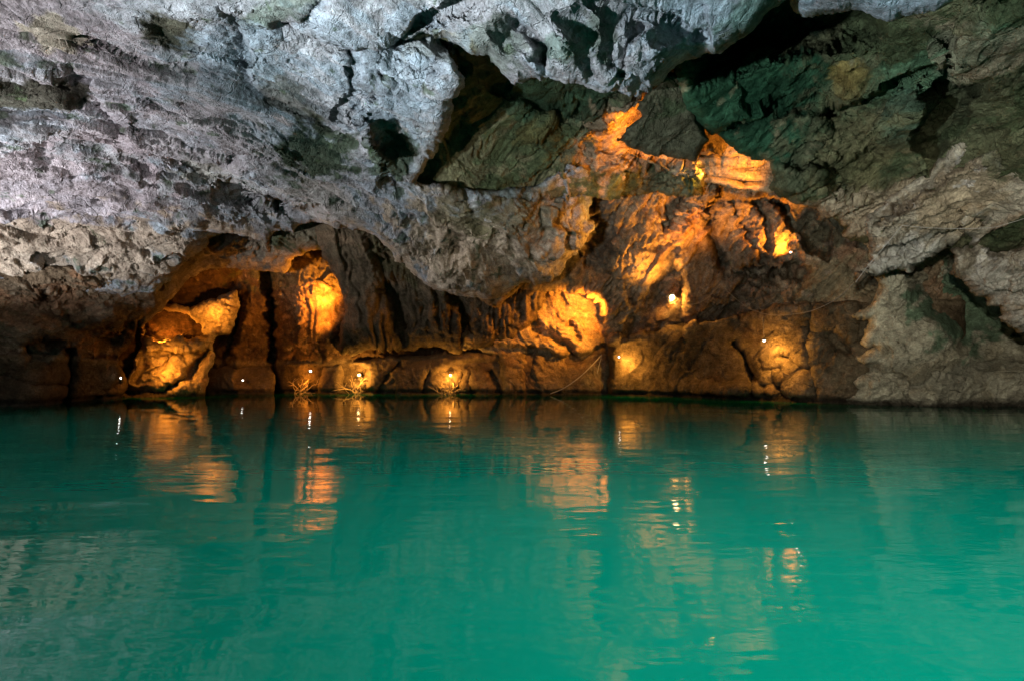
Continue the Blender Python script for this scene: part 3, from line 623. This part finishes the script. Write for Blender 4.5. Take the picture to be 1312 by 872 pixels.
def bx(bm, c, s, bev=.006):
    r = bmesh.ops.create_cube(bm, size=1, matrix=Matrix.Translation(c) @ Matrix.Diagonal((*s, 1)))
    if bev: bmesh.ops.bevel(bm, geom=list({e for v in r['verts'] for e in v.link_edges}), offset=bev, segments=2, affect='EDGES')
M_HOUSE = simple_mat('lamp_housing_grey', (.22, .21, .2), .45, metal=.6)
M_GLASS = simple_mat('lamp_glass_warm', (.9, .8, .6), .3, emit=(1, .74, .42), strength=7)
M_GLASSW = simple_mat('lamp_glass_white', (.9, .9, .9), .3, emit=(1, .93, .85), strength=9)
M_CABLE = simple_mat('dull_cable', (.20, .17, .13), .6)
M_ROPE = simple_mat('pale_rope', (.34, .31, .27), .8)
M_WOOD = simple_mat('wet_wood', (.28, .20, .12), .7)
# one flood lamp: housing with cooling ribs, glass, U bracket, foot spike.  Local -Y looks at the boat side, glass faces -Y
def make_lamp(label, group, glass):
    t = bpy.data.objects.new('flood_lamp', None); C.objects.link(t); t['label'] = label; t['category'] = 'lamp'; t['group'] = group
    def hs(bm):
        bx(bm, (0, .03, 0), (.26, .08, .18), .02)
        for k in range(5): bx(bm, (-.09+.045*k, .085, 0), (.012, .04, .14), 0)
        bx(bm, (0, -.018, .098), (.29, .06, .012), .003)
    bm_obj('housing', hs, M_HOUSE, t)
    def gs(bm):                      # domed round lens
        bmesh.ops.create_uvsphere(bm, u_segments=16, v_segments=10, radius=1, matrix=Matrix.Translation((0, -.012, 0)) @ Matrix.Diagonal((.078, .05, .068, 1)))
    g = bm_obj('glass', gs, glass, t)
    for q in g.data.polygons: q.use_smooth = True
    def br(bm):
        bx(bm, (-.145, .03, -.06), (.012, .035, .16), .002); bx(bm, (.145, .03, -.06), (.012, .035, .16), .002); bx(bm, (0, .03, -.146), (.302, .035, .012), .002)
        bx(bm, (0, .03, -.25), (.03, .03, .2), .004)
    bm_obj('bracket', br, M_HOUSE, t)
    return t
def copy_lamp(src, label):
    r = src.copy(); C.objects.link(r); r['label'] = label
    for ch in src.children:
        c = ch.copy(); C.objects.link(c); c.parent = r
    return r
G = 'flood lamps fixed along the cave walls'
lampw = make_lamp('small white flood lamp at the tip of the slanting rock left of the glowing niche', G, M_GLASSW)
lampa = make_lamp('round-glowing amber lamp low above the tall heap of branches', G, M_GLASS)
spots_ = [
 (lampw, None, 155, 484, 27.7, .6, (10, 0, -20)),
 (lampw, 'dim white lamp low on the dark foot wall right of the glowing niche', 311, 487, 31.9, .5, (-50, 0, 10)),
 (lampw, 'tilted white lamp above branches at the mouth of the dark slot', 398, 475, 31.2, .8, (15, 30, 15)),
 (lampa, None, 460, 480, 30.6, .9, (0, 0, 0)),
 (lampw, 'tiny white lamp over the bright low heap of branches mid foot wall', 577, 480, 30.9, .5, (0, 0, 0)),
 (lampw, 'tiny white lamp on the smooth wall just right of the vertical rock corner', 793, 457, 28.6, .5, (0, 0, 20)),
 (lampa, 'large dazzling amber lamp high on the middle wall', 861, 381, 25.6, 1.8, (-8, -25, 8)),
 (lampw, 'white lamp hanging on a cord from the sagging cable', 979, 436, 24.9, .8, (62, 0, 0)),
 (lampw, 'small white lamp on the orange crag beneath the right wall', 1013, 323, 22.4, .6, (60, 0, -20))]
for src, lab, u, v, Y, sc, rot in spots_:
    o = src if lab is None else copy_lamp(src, lab)
    o.location = at(u, v, surf(u, v)-.45); o.scale = (sc,)*3; o.rotation_euler = [R(q) for q in rot]
def line(name, label, cat, pix, r, mat, group=None, k=10):
    Q = catmull([Vector(q) for q in pix], k)                     # (u, v, clearance); the run clears every bump of the rock
    D = [surf(q[0], q[1])-q[2] for q in Q]; n = len(D)
    lo = [min(D[max(0, i-5):i+6]) for i in range(n)]
    for _ in range(3): lo = [sum(lo[max(0, i-4):i+5])/len(lo[max(0, i-4):i+5]) for i in range(n)]
    P = [at(q[0], q[1], min(a, b)) for q, a, b in zip(Q, lo, D)]; o0 = P[0].copy()
    V, Fc = tube_geo([p-o0 for p in P], r, n=6); o = mesh_obj(name, V, Fc, mat); o.location = o0
    o['label'] = label; o['category'] = cat
    if group: o['group'] = group
    return o
line('hanging_cord', 'short dark cord the hanging white lamp dangles from', 'cord', [(977,406,.45),(978,418,.45),(979,432,.45)], .014, M_HOUSE)
line('electric_cable', 'long pale cable sagging across the wall right of the big amber lamp', 'cable', [(924,364,.4),(936,377,.7),(960,395,.7),(985,403,.5),(1010,403,.6),(1040,398,.8),(1070,384,1.0),(1096,362,.3)], .012, M_CABLE, 'cables strung along the rock')
line('electric_cable', 'thin dark cable running from the big amber lamp up to the peg', 'cable', [(866,386,.3),(885,390,.4),(903,384,.4),(924,364,.4)], .012, M_CABLE, 'cables strung along the rock')
line('electric_cable', 'straight cable climbing the right overhang beside the rock nose', 'cable', [(1096,362,.3),(1112,341,.25),(1135,314,.3),(1156,289,.15)], .009, M_ROPE, 'cables strung along the rock')
line('electric_cable', 'taut pale cable stretched level across the right overhang', 'cable', [(1156,289,.15),(1190,292,.4),(1225,293,.5),(1268,292,.25),(1290,287,.3),(1316,279,.15)], .007, M_ROPE, 'cables strung along the rock')
line('mooring_rope', 'long pale rope curving from the waterline up to the rock corner', 'rope', [(705,504,.4),(722,497,.5),(742,483,.6),(758,468,.5),(771,454,.2)], .028, M_ROPE, 'ropes at the rock corner')
line('mooring_rope', 'short slack rope end hanging from the rock corner', 'rope', [(771,455,.2),(768,466,.3),(765,478,.35)], .018, M_ROPE, 'ropes at the rock corner')
# heaps of branches washed up against the foot of the wall
def branches(label, u, v, Y, w, h, n, seed):
    random.seed(seed); w *= .7; c = at(u, v, surf(u, 492)-.35); V = []; Fc = []
    for i in range(n):
        p = Vector((random.uniform(-w, w)*.8, random.uniform(-.5, .3), random.uniform(-.2, h*.35)))
        d = Vector((random.uniform(-1, 1), random.uniform(-.4, .4), random.uniform(.1, 1.1))).normalized()
        L = random.uniform(.35, .95)*h*1.1; P = [p.copy()]
        for s in range(7):
            d = (d+Vector((random.uniform(-.5, .5), random.uniform(-.3, .3), random.uniform(-.45, .35)))).normalized(); P.append(P[-1]+d*L/7)
        r = random.uniform(.025, .06)
        tube_geo(P, r, r*.3, 5, V, Fc, .2)
        for s in (3, 5):
            e = (d+Vector((random.uniform(-1, 1), random.uniform(-.4, .4), random.uniform(-.3, 1)))).normalized()
            Q = [P[s]+e*(q*L*.14)+Vector((0, 0, random.uniform(-.03, .03))) for q in range(4)]; tube_geo(Q, r*.55, r*.2, 4, V, Fc, .2)
    o = mesh_obj('branch_heap', V, Fc, M_WOOD); o.location = (c.x, c.y, 0); o['label'] = label; o['category'] = 'driftwood'; o['group'] = 'heaps of branches at the waterline'
branches('heap of branches glowing orange at the mouth of the dark slot', 388, 500, 31.3, .75, 1.1, 16, 1)
branches('tall heap of branches around the amber lamp left of mid wall', 458, 500, 30.8, .75, 1.25, 20, 3)
branches('bright low heap of branches in the middle of the foot wall', 575, 500, 31.0, .75, .95, 20, 4)

# ------------------------------------------------------------------ daylight
w = bpy.data.worlds.new('World'); bpy.context.scene.world = w; w.use_nodes = True
nt = w.node_tree; bg = nt.nodes['Background']; sky = nt.nodes.new('ShaderNodeTexSky'); sky.sky_type = 'NISHITA'; sky.sun_disc = False
sky.sun_elevation = R(48); sky.sun_rotation = R(180); nt.links.new(sky.outputs[0], bg.inputs[0]); bg.inputs[1].default_value = .05
sl = bpy.data.lights.new('sun', 'SUN'); sl.energy = 3; sl.angle = R(.5); sl.color = (1, .95, .88); so = bpy.data.objects.new('sun', sl); C.objects.link(so)
so.rotation_euler = (R(42), 0, 0)
vs_ = bpy.context.scene.view_settings; vs_.view_transform = 'Standard'; vs_.look = 'None'; vs_.gamma = 1; vs_.exposure = 1.0
cy = bpy.context.scene.cycles; cy.max_bounces = 6; cy.diffuse_bounces = 2; cy.glossy_bounces = 3; cy.sample_clamp_indirect = 6; cy.caustics_reflective = False
